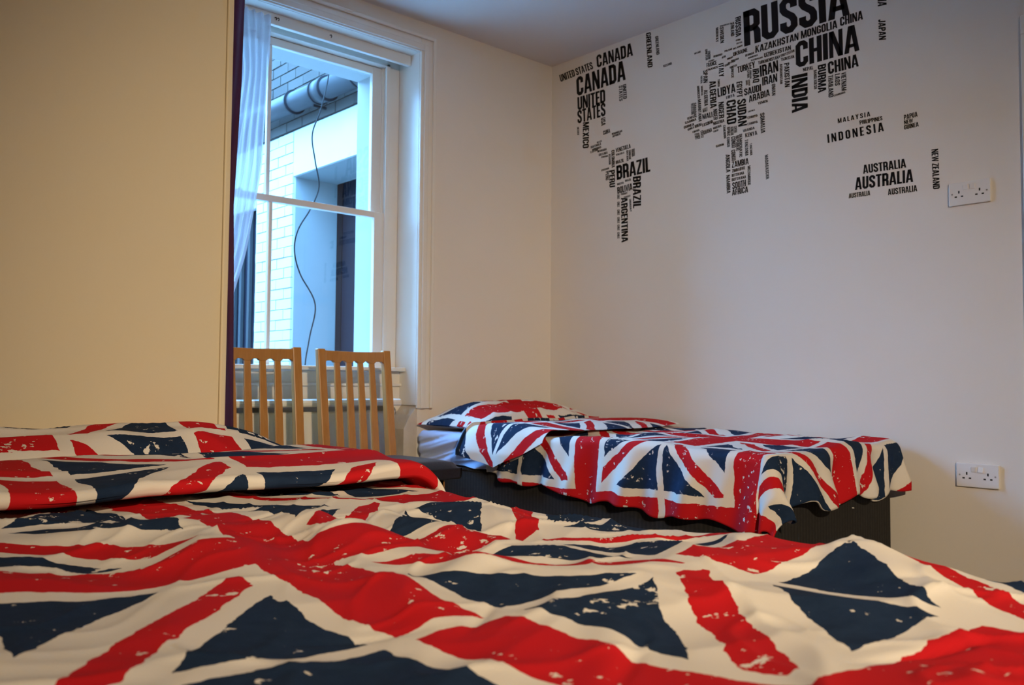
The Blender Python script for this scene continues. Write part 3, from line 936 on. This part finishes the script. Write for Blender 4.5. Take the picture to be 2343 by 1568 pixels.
def font():
    w, t = .46, .178
    h = t / 2
    L, R, Bt, T, c = h, w - h, h, 1 - h, .085
    G = {}
    st = rect(0, 0, t, 1)
    G['A'] = (.52, [[(0, 0), (.16, 0), (.31, 1), (.15, 1)], [(.52, 0), (.36, 0), (.21, 1), (.37, 1)], rect(.12, .19, .40, .32)])
    up = [(0, T), (R - c, T), (R, T - c), (R, .52 + c), (R - c, .52), (0, .52)]
    G['B'] = (w, [st] + stroke(up, t) + stroke([(0, .52), (R - c, .52), (R, .52 - c), (R, Bt + c), (R - c, Bt), (0, Bt)], t))
    arc = [(R, .64), (R, T - c), (R - c, T), (L + c, T), (L, T - c), (L, Bt + c), (L + c, Bt), (R - c, Bt), (R, Bt + c)]
    G['C'] = (w, stroke(arc + [(R, .36)], t))
    G['G'] = (w, stroke(arc + [(R, .50)], t) + [rect(w * .52, .38, w, .52)])
    G['D'] = (w, [st] + stroke([(0, T), (R - c, T), (R, T - c), (R, Bt + c), (R - c, Bt), (0, Bt)], t))
    G['E'] = (.37, [st, rect(0, 0, .37, .14), rect(0, .86, .37, 1), rect(0, .44, .34, .57)])
    G['F'] = (.36, [st, rect(0, .86, .36, 1), rect(0, .42, .33, .55)])
    G['H'] = (w, [st, rect(w - t, 0, w, 1), rect(t, .43, w - t, .57)])
    G['I'] = (t, [st])
    G['J'] = (.38, stroke([(.38 - h, 1), (.38 - h, Bt + c), (.38 - h - c, Bt), (L + c * .3, Bt), (L, Bt + c), (L, .30)], t))
    G['K'] = (.50, [st, [(t, .36), (t, .60), (.34, 1), (.49, 1)], [(.17, .52), (.27, .64), (.50, 0), (.34, 0)]])
    G['L'] = (.35, [st, rect(0, 0, .35, .14)])
    G['M'] = (.62, [rect(0, 0, .14, 1), rect(.48, 0, .62, 1), [(0, 1), (.19, 1), (.37, 0), (.25, 0)], [(.62, 1), (.43, 1), (.25, 0), (.37, 0)]])
    G['N'] = (.48, [rect(0, 0, .145, 1), rect(.335, 0, .48, 1), [(0, 1), (.17, 1), (.48, 0), (.31, 0)]])
    ring = [(R, T - c), (R - c, T), (L + c, T), (L, T - c), (L, Bt + c), (L + c, Bt), (R - c, Bt), (R, Bt + c)]
    G['O'] = (w, stroke(ring, t, True))
    G['Q'] = (w, stroke(ring, t, True) + [[(.26, .2), (.36, .24), (.50, -.04), (.36, -.06)]])
    bowl = [(0, T), (R - c, T), (R, T - c), (R, .47 + c), (R - c, .47), (0, .47)]
    G['P'] = (w, [st] + stroke(bowl, t))
    G['R'] = (w, [st] + stroke(bowl, t) + [[(R - .12, .47), (R + .02, .50), (w + .01, .36), (w + .01, 0), (w - t + .01, 0), (w - t, .32)]])
    G['S'] = (w, stroke([(R, .68), (R, T - c), (R - c, T), (L + c, T), (L, T - c), (L, .68), (L + .05, .59), (R - .05, .43), (R, .33), (R, Bt + c), (R - c, Bt), (L + c, Bt), (L, Bt + c), (L, .32)], t))
    G['T'] = (.42, [rect(0, .86, .42, 1), rect(.21 - h, 0, .21 + h, 1)])
    G['U'] = (w, stroke([(L, 1), (L, Bt + c), (L + c, Bt), (R - c, Bt), (R, Bt + c), (R, 1)], t))
    G['V'] = (.50, [[(0, 1), (.16, 1), (.31, 0), (.18, 0)], [(.50, 1), (.34, 1), (.19, 0), (.32, 0)]])
    G['W'] = (.70, [[(0, 1), (.145, 1), (.25, 0), (.12, 0)], [(.29, 1), (.41, 1), (.25, 0), (.13, 0)], [(.29, 1), (.41, 1), (.57, 0), (.45, 0)], [(.555, 1), (.70, 1), (.58, 0), (.45, 0)]])
    G['X'] = (.50, [[(0, 1), (.17, 1), (.50, 0), (.33, 0)], [(.33, 1), (.50, 1), (.17, 0), (0, 0)]])
    G['Y'] = (.50, [[(0, 1), (.165, 1), (.325, .40), (.18, .36)], [(.335, 1), (.50, 1), (.32, .36), (.175, .40)], rect(.25 - h, 0, .25 + h, .44)])
    G['Z'] = (.42, [rect(0, .86, .42, 1), rect(0, 0, .42, .14), [(.25, .86), (.42, .86), (.17, .14), (0, .14)]])
    return G


FONT = font()
wm = tag(empty('wall_map_decal', (WX, 2.2, 1.9)), 'black lettered world map decal made of country names', 'wall decal')
for (txt, ay, az, by, bz, cy_, cz_) in WORDS:
    A = Vector((ay, az)) / 1000
    E1 = Vector((by - ay, bz - az)) / 1000
    E2 = Vector((cy_ - ay, cz_ - az)) / 1000
    pen, polys = 0.0, []
    for chh in txt:
        if chh == ' ':
            pen += .17
            continue
        gw, ps = FONT[chh]
        polys += [[(x + pen, y) for x, y in p] for p in ps]
        pen += gw + .042
    pen -= .042
    mb = MB()
    for p in polys:
        pts = [A + E1 * (x / pen) + E2 * y for x, y in p]
        mb.add([(WX - .0006, q.x, q.y) for q in pts], [tuple(range(len(pts)))])
    me = bpy.data.meshes.new('word')
    me.from_pydata(mb.v, [], mb.f)
    link('word', me, MAT['vinyl'], wm)

# ------------------------------------------------------------------ far bed by the map wall
FB = dict(x0=2.47, x1=3.355, y0=1.50, y1=3.40)
bed = tag(empty('divan_bed', (2.91, 2.45, 0)), 'dark charcoal divan bed base beside the map wall', 'bed')
B('base', 'divan', bed, 2.49, 3.345, 1.515, 3.395, .05, .40, bevel=.015)
B('base_lip', 'divan', bed, 2.485, 3.35, 1.51, 3.40, .385, .402, bevel=.006)
for sx in (2.55, 3.28):
    for sy in (1.58, 3.33):
        MB().lathe([(0, 0), (.022, 0), (.022, .04), (.012, .05), (0, .05)], (sx, sy, 0), 12).build('castor', MAT['rubber'], bed, smooth=True)
for bx, bz in ((3.03, .34), (2.52, .245)):
    MB().lathe([(0, 0), (.005, 0), (.004, .002), (0, .003)], (bx, 1.513, bz), 10).build('fabric_button', MAT['plastic'], bed, smooth=True)
# mattress under a fitted sheet with stretched creases
mt = tag(empty('mattress', (2.91, 2.45, .40)), 'mattress in a pale fitted sheet showing at the head of the far bed', 'mattress')


def rounded_box_grid(x0, x1, y0, y1, z0, z1, r, nx, ny, nz):
    """open-bottom shell: near side, top, far side as one sheet, ends closed by extra rows"""
    prof = [(x0, z0 + (z1 - r - z0) * i / nz) for i in range(nz)]
    prof += [(x0 + r - r * math.cos(a), z1 - r + r * math.sin(a)) for a in np.linspace(0, math.pi / 2, 7)]
    prof += [(x0 + r + (x1 - x0 - 2 * r) * i / nx, z1) for i in range(1, nx)]
    prof += [(x1 - r + r * math.sin(a), z1 - r + r * math.cos(a)) for a in np.linspace(0, math.pi / 2, 7)]
    prof += [(x1, z1 - r - (z1 - r - z0) * i / nz) for i in range(1, nz + 1)]
    px = np.array([p[0] for p in prof]); pz_ = np.array([p[1] for p in prof])
    ys = np.concatenate([y0 + r - r * np.cos(np.linspace(0, math.pi / 2, 6)), np.linspace(y0 + r, y1 - r, ny)[1:-1], y1 - r + r * np.sin(np.linspace(0, math.pi / 2, 6))])
    ins = np.concatenate([1 - np.sin(np.linspace(0, math.pi / 2, 6)), np.zeros(ny - 2), 1 - np.cos(np.linspace(0, math.pi / 2, 6))]) * r
    cx_, czz = (x0 + x1) / 2, (z0 + z1) / 2
    X = cx_ + (px[:, None] - cx_) * (1 - ins[None, :] / ((x1 - x0) / 2))
    Z = z0 + (pz_[:, None] - z0) * (1 - ins[None, :] / (z1 - z0))
    Y = np.repeat(ys[None, :], len(prof), 0)
    # close the ends
    for side, yv in ((0, y0), (-1, y1)):
        e = np.stack([np.full(len(prof), cx_)]).T
        if side == 0:
            X = np.hstack([e, X]); Y = np.hstack([np.full_like(e, yv), Y]); Z = np.hstack([np.full_like(e, czz), Z])
        else:
            X = np.hstack([X, e]); Y = np.hstack([Y, np.full_like(e, yv)]); Z = np.hstack([Z, np.full_like(e, czz)])
    return X, Y, Z


X, Y, Z = rounded_box_grid(2.482, 3.35, 1.505, 3.405, .405, .549, .035, 40, 240, 30)
side = np.clip((2.60 - X) / .1, 0, 1)
cr1 = ridge(Y * 2.2 + Z * 6, Z * 26 + Y * 5.0, 3) * .6 + ridge(Y * 3.1, Z * 40 + Y * 9, 5) * .4
X = X - side * (.032 * (cr1 - .5))
Z = Z + side * .008 * (ridge(Y * 6, X * 20 + Y * 4, 9) - .5)
surface('fitted_sheet', X, Y, Z, 'sheet', mt)


def pillow(name, label, cx_, cy_, z0, hx, hy, top, bot, uvc, rot=0.0, sag=0.0, seed=1, uvs=1.0, grp=None):
    n1, n2 = 100, 60
    u = np.linspace(-1, 1, n1); v = np.linspace(-1, 1, n2)
    U, V = np.meshgrid(u, v, indexing='ij')
    d = np.clip((1 - np.abs(U) ** 3.2) * (1 - np.abs(V) ** 2.6), 0, 1) ** .55
    ear = 1 + .05 * (np.abs(U * V)) ** 3
    Xl = U * hx * ear * (1 - .05 * (1 - V ** 2)); Yl = V * hy * ear * (1 - .03 * (1 - U ** 2))
    wr = (ridge(U * 4 + V, V * 3, seed) - .5) * .016 + (vnoise(U * 3, V * 2, seed + 3) - .5) * .03
    Zt = z0 + bot * 0 + top * d + wr * d ** .5 - sag * U
    Zb = z0 - bot * d
    c, s = math.cos(rot), math.sin(rot)
    root = tag(empty(name, (cx_, cy_, z0)), label, 'pillow', grp)

    def place_(Xl, Yl):
        return cx_ + Xl * c - Yl * s, cy_ + Xl * s + Yl * c
    Xw, Yw = place_(Xl, Yl)
    UV = ((Xl * uvs + uvc[0]) / FQ, (Yl * uvs + uvc[1]) / FP)
    surface('pillow_top', Xw, Yw, Zt, 'flag', root, UV)
    surface('pillow_underside', Xw[::-1], Yw[::-1], Zb[::-1], 'flag', root, (UV[0][::-1], UV[1][::-1]))
    return root


pillow('pillow', 'flag print pillow on the far bed in the corner', 2.93, 3.195, .578, .43, .21, .105, .022, (.05, .10), .02, seed=4, grp='flag print pillows')


def edge_map(s, lo, hi, r):
    """cloth coordinate -> (position, drop) over an edge at lo and at hi, rounded with radius r"""
    q = r * math.pi / 2

    def over(e):
        a = np.clip(e / r, 0, math.pi / 2)
        pos = r * np.sin(a)
        drop = r * (1 - np.cos(a)) + np.maximum(e - q, 0)
        return pos, drop
    pos, drop = s.copy(), np.zeros_like(s)
    for sgn, lim in ((1, hi), (-1, lo)):
        e = np.maximum((s - lim) * sgn, 0)
        p, dr = over(e)
        mk = (s - lim) * sgn > 0
        pos = np.where(mk, lim + sgn * p, pos)
        drop = np.where(mk, dr, drop)
    return pos, drop


# far duvet: tucked to the wall, hanging on the near side and over the foot
fd = tag(empty('duvet', (2.9, 2.2, .57)), 'flag print duvet on the far bed hanging over its foot', 'duvet', 'flag print duvets')
sN = np.linspace(0, 1, 150); tN = np.linspace(0, 1, 190)
TT = 1.315 + tN * (2.86 - 1.315)                     # cloth position along the bed
S, T = np.meshgrid(sN, TT, indexing='ij')
hem = np.interp(TT, [1.235, 1.5, 1.8, 2.2, 2.6, 2.86], [.26, .268, .262, .25, .215, .20])
hem = hem + .010 * np.sin(TT * 17) + .006 * np.sin(TT * 39 + 1)
smin = 2.49 - hem
SS = smin[None, :] + S * (3.35 - smin[None, :])
px, dx = edge_map(SS, 2.495, 9, .035)
foot_extra = .018 * np.sin(SS * 17 + 1.0) + .012 * np.sin(SS * 41)
tt2 = np.where(T < 1.53, 1.53 + (T - 1.53) * (1 - foot_extra / .25 * 1.0), T)
py, dy = edge_map(tt2, 1.525, 9, .035)
cor = (dx > 0) & (dy > 0)
ph_c = np.arctan2(dy, dx + 1e-9)
rho = (dx ** 3 + dy ** 3) ** (1 / 3)
drop = rho
hang = np.clip(drop / .15, 0, 1)
Zd = .568 - drop
top = 1 - hang
und = (vnoise(SS * 5, T * 5, 11) - .5) * .030 + (ridge(SS * 9 + T * 3, T * 7, 12) - .5) * .012
Zd = Zd + np.maximum(und, -.010) * top
ox = np.where(dx > 0.01, 1, 0) * hang
oy = np.where(dy > 0.01, 1, 0) * hang
fold_x = .014 * np.sin(T * 21 + SS * 6) + .010 * np.sin(T * 47 + SS * 12 + 1.7) + .012 * (vnoise(T * 9, SS * 3, 21) - .5)
fold_y = .022 * np.sin(SS * 19 + T * 5) + .016 * np.sin(SS * 43 + 1) + .02 * (vnoise(SS * 8, T * 4, 22) - .5)
rc = .035 + rho * .30 * np.sin(2 * ph_c)
px = np.where(cor, 2.495 - rc * np.cos(ph_c), px)
py = np.where(cor, 1.525 - rc * np.sin(ph_c), py)
wx_, wy_ = np.where(cor, np.cos(ph_c) ** 2, ox > 0), np.where(cor, np.sin(ph_c) ** 2, oy > 0)
px = px - hang * wx_ * (.012 + fold_x)
py = py - hang * wy_ * (.022 + fold_y)
px = np.minimum(px, 3.392)
surface('duvet_body', px, py, Zd, 'flag', fd, ((SS - 2.90) / FQ, (T - 1.93) / FP), thick=.006)
# its top edge turned back over itself
t2 = np.linspace(0, 1, 90); s2 = np.linspace(0, 1, 130)
prof_y = np.concatenate([np.linspace(2.50, 2.98, 50), 2.98 + .03 * np.sin(np.linspace(.15, math.pi - .1, 20)), np.linspace(2.975, 2.62, 20)])
prof_z = np.concatenate([.022 + .020 * np.sin(np.linspace(0, math.pi * .9, 50)) ** .7, .024 + .022 * np.cos(np.linspace(.1, math.pi, 20)), np.linspace(.0, -.004, 20)])
S, K = np.meshgrid(s2, np.arange(90), indexing='ij')
PYa = prof_y[K]; PZa = prof_z[K]
sm = 2.49 - np.interp(PYa, [2.5, 2.62, 2.75, 2.9, 3.02], [.06, .11, .16, .135, .12])
SS = sm + S * (3.35 - sm)
px, dx = edge_map(SS, 2.49, 9, .035)
hang = np.clip(dx / .08, 0, 1)
Zc = .566 + PZa * (1 - hang) - dx + (vnoise(SS * 6, PYa * 5, 31) - .5) * .02 * (1 - hang)
Xc2 = px - hang * (.012 + PZa * .9 + .01 * np.sin(PYa * 24)) - .004
Yc2 = PYa + .03 * np.sin(SS * 4) * (1 - hang) + .02 * (vnoise(SS * 3, SS * 0, 33) - .5)
surface('turned_back_edge', Xc2, Yc2, Zc, 'flag', fd, ((SS - 2.62) / FQ, (np.cumsum(np.hypot(np.gradient(PYa, axis=1), np.gradient(PZa, axis=1)), axis=1) + .10) / FP))

# ------------------------------------------------------------------ near bed
bed2 = tag(empty('divan_bed', (.48, 1.2, 0)), 'dark divan bed base under the near duvet', 'bed')
B('base', 'divan', bed2, -.08, 1.0, .16, 2.33, .05, .38, bevel=.015)
mt2 = tag(empty('mattress', (.48, 1.2, .38)), 'mattress hidden under the near flag print duvet', 'mattress')
X, Y, Z = rounded_box_grid(-.09, 1.01, .15, 2.34, .382, .545, .035, 12, 20, 6)
surface('fitted_sheet', X, Y, Z, 'sheet', mt2)
nd_ = tag(empty('duvet', (.48, 1.0, .56)), 'large flag print duvet spread across the near bed in the foreground', 'duvet', 'flag print duvets')
NX, NY = 330, 420
sv = np.linspace(-.32, 1.33, NX); tv = np.linspace(-.14, 1.78, NY)
SS, T = np.meshgrid(sv, tv, indexing='ij')
px, dx = edge_map(SS, -.09, 1.02, .05)
py, dy = edge_map(T, .10, 9, .05)
mn, mx = np.minimum(dx, dy), np.maximum(dx, dy)
drop = mx + .25 * mn
hang = np.clip(drop / .10, 0, 1)
W1, W2_ = SS + .05 * vnoise(SS * 3, T * 3, 40), T + .05 * vnoise(SS * 3, T * 3, 41)
und = (vnoise(W1 * 3.4, W2_ * 3.4, 42) - .5) * .028
und += (ridge(W1 * 4.5 + W2_ * 2.0, W2_ * 4.0 - W1 * 1.2, 43) - .6) * .012
und += (ridge(W1 * 9 - W2_ * 4, W2_ * 8 + W1 * 3, 44) - .6) * .0045
und += (ridge(W1 * 7 + W2_ * 6, W2_ * 5 - W1 * 4, 47) ** 6) * .006 + (ridge(W1 * 13 - W2_ * 9, W2_ * 11 + W1 * 2, 48) ** 8) * .0035
und += .012 * np.sin(W1 * 30 + 5 * vnoise(SS * 2, T * 2, 45)) * np.exp(-((T - 1.0) / .16) ** 2)
for a, b, w_, h_ in (((.58, 1.02), (.47, .58), .030, .012), ((.50, .98), (.80, .92), .04, .010), ((.30, 1.25), (.62, 1.10), .035, .014),
                     ((.66, 1.30), (.60, 1.02), .025, .010), ((.90, .40), (1.04, .52), .04, .020), ((.60, .52), (.44, .40), .02, .006),
                     ((.80, .78), (.50, .72), .03, .010), ((.95, .80), (.80, .50), .03, .008), ((.20, 1.32), (.50, 1.42), .04, .012)):
    und += h_ * seg_ridge(SS, T, a, b, w_)
for a, b, w_, h_ in (((.46, .56), (.54, .62), .006, .004), ((.55, 1.2), (.72, 1.16), .007, .005), ((.62, 1.25), (.78, 1.19), .006, .004), ((.35, .66), (.45, .60), .006, .003),
                     ((.46, .40), (.58, .47), .007, .004), ((.62, .30), (.78, .27), .008, .006), ((.86, .95), (1.0, 1.05), .006, .004)):
    und -= h_ * seg_ridge(SS, T, a, b, w_)
Zn = .572 - drop + np.maximum(und, -.019) * (1 - hang)
fx = .014 * np.sin(T * 20 + SS * 5) + .009 * np.sin(T * 43)
px = px + np.where(SS > .5, 1, -1) * np.where(dx > .01, 1, 0) * hang * (.01 + fx) + np.where(SS > .5, 1, -1) * .3 * mn
py = py - np.where(dy > .01, 1, 0) * hang * (.01 + .012 * np.sin(SS * 22)) - .3 * mn
ca, cb = SS - .512, T - .95            # the print lies a little skewed where the cloth was pulled
sk = math.radians(11) * np.exp(-(ca ** 2 + cb ** 2) / .42 ** 2)
ua, ub = ca * np.cos(sk) - cb * np.sin(sk), ca * np.sin(sk) + cb * np.cos(sk)
surface('duvet_body', px, py, Zn, 'flag', nd_, ((ua + .012) / FQ, (ub + .008) / FP), thick=.006)
# turned-back top edge: a thick soft roll across the bed
NK = 150
prof = []
for i in range(70):
    q = i / 69
    prof.append((1.93 - q * .47, .026 + .020 * math.sin(q * math.pi) ** .8 + .002 * q))
for i in range(1, 31):
    a = i / 30 * math.pi
    prof.append((1.46 - .015 * math.sin(a), .014 + .014 * math.cos(a)))
for i in range(1, 51):
    prof.append((1.46 + i / 50 * .26, .0 - .004 * i / 50))
prof = np.array(prof)
s2 = np.linspace(-.30, 1.30, 260)
SS, K = np.meshgrid(s2, np.arange(len(prof)), indexing='ij')
PYa, PZa = prof[K, 0], prof[K, 1]
px, dx = edge_map(SS, -.10, 1.01, .06)
hang = np.clip(dx / .10, 0, 1)
wav = .045 * (vnoise(SS * 2.6, SS * 0 + 3, 51) - .5) + .018 * (vnoise(SS * 8, SS * 0, 52) - .5) - .10 * np.clip(SS - .55, 0, 1)
front = np.clip((1.98 - PYa) / .5, 0, 1)
puff = (vnoise(SS * 4, PYa * 5, 53) - .5) * .020 + (ridge(SS * 5 + PYa * 2, PYa * 11, 54) - .6) * .012
layer = np.where(np.arange(len(prof)) < 88, 1, .25)[K]
Zq = .590 + PZa * (1 + .35 * (vnoise(SS * 2, SS * 0, 55) - .5)) * (1 - .6 * hang) + puff * layer * (1 - hang) - dx
Xq = px + np.where(SS > .5, 1, -1) * hang * (.02 + PZa * .5)
Yq = PYa + wav * front * 1.4
arc = np.concatenate([[0], np.cumsum(np.hypot(np.diff(prof[:, 0]), np.diff(prof[:, 1])))])
surface('turned_back_edge', Xq, Yq, Zq, 'flag', nd_, ((SS - .36) / FQ, (arc[K] - .02) / FP))
pillow('pillow', 'flag print pillow at the head of the near bed against the partition', .545, 2.148, .590, .575, .205, .085, .03, (.33, .12), -.02, seed=9, grp='flag print pillows')
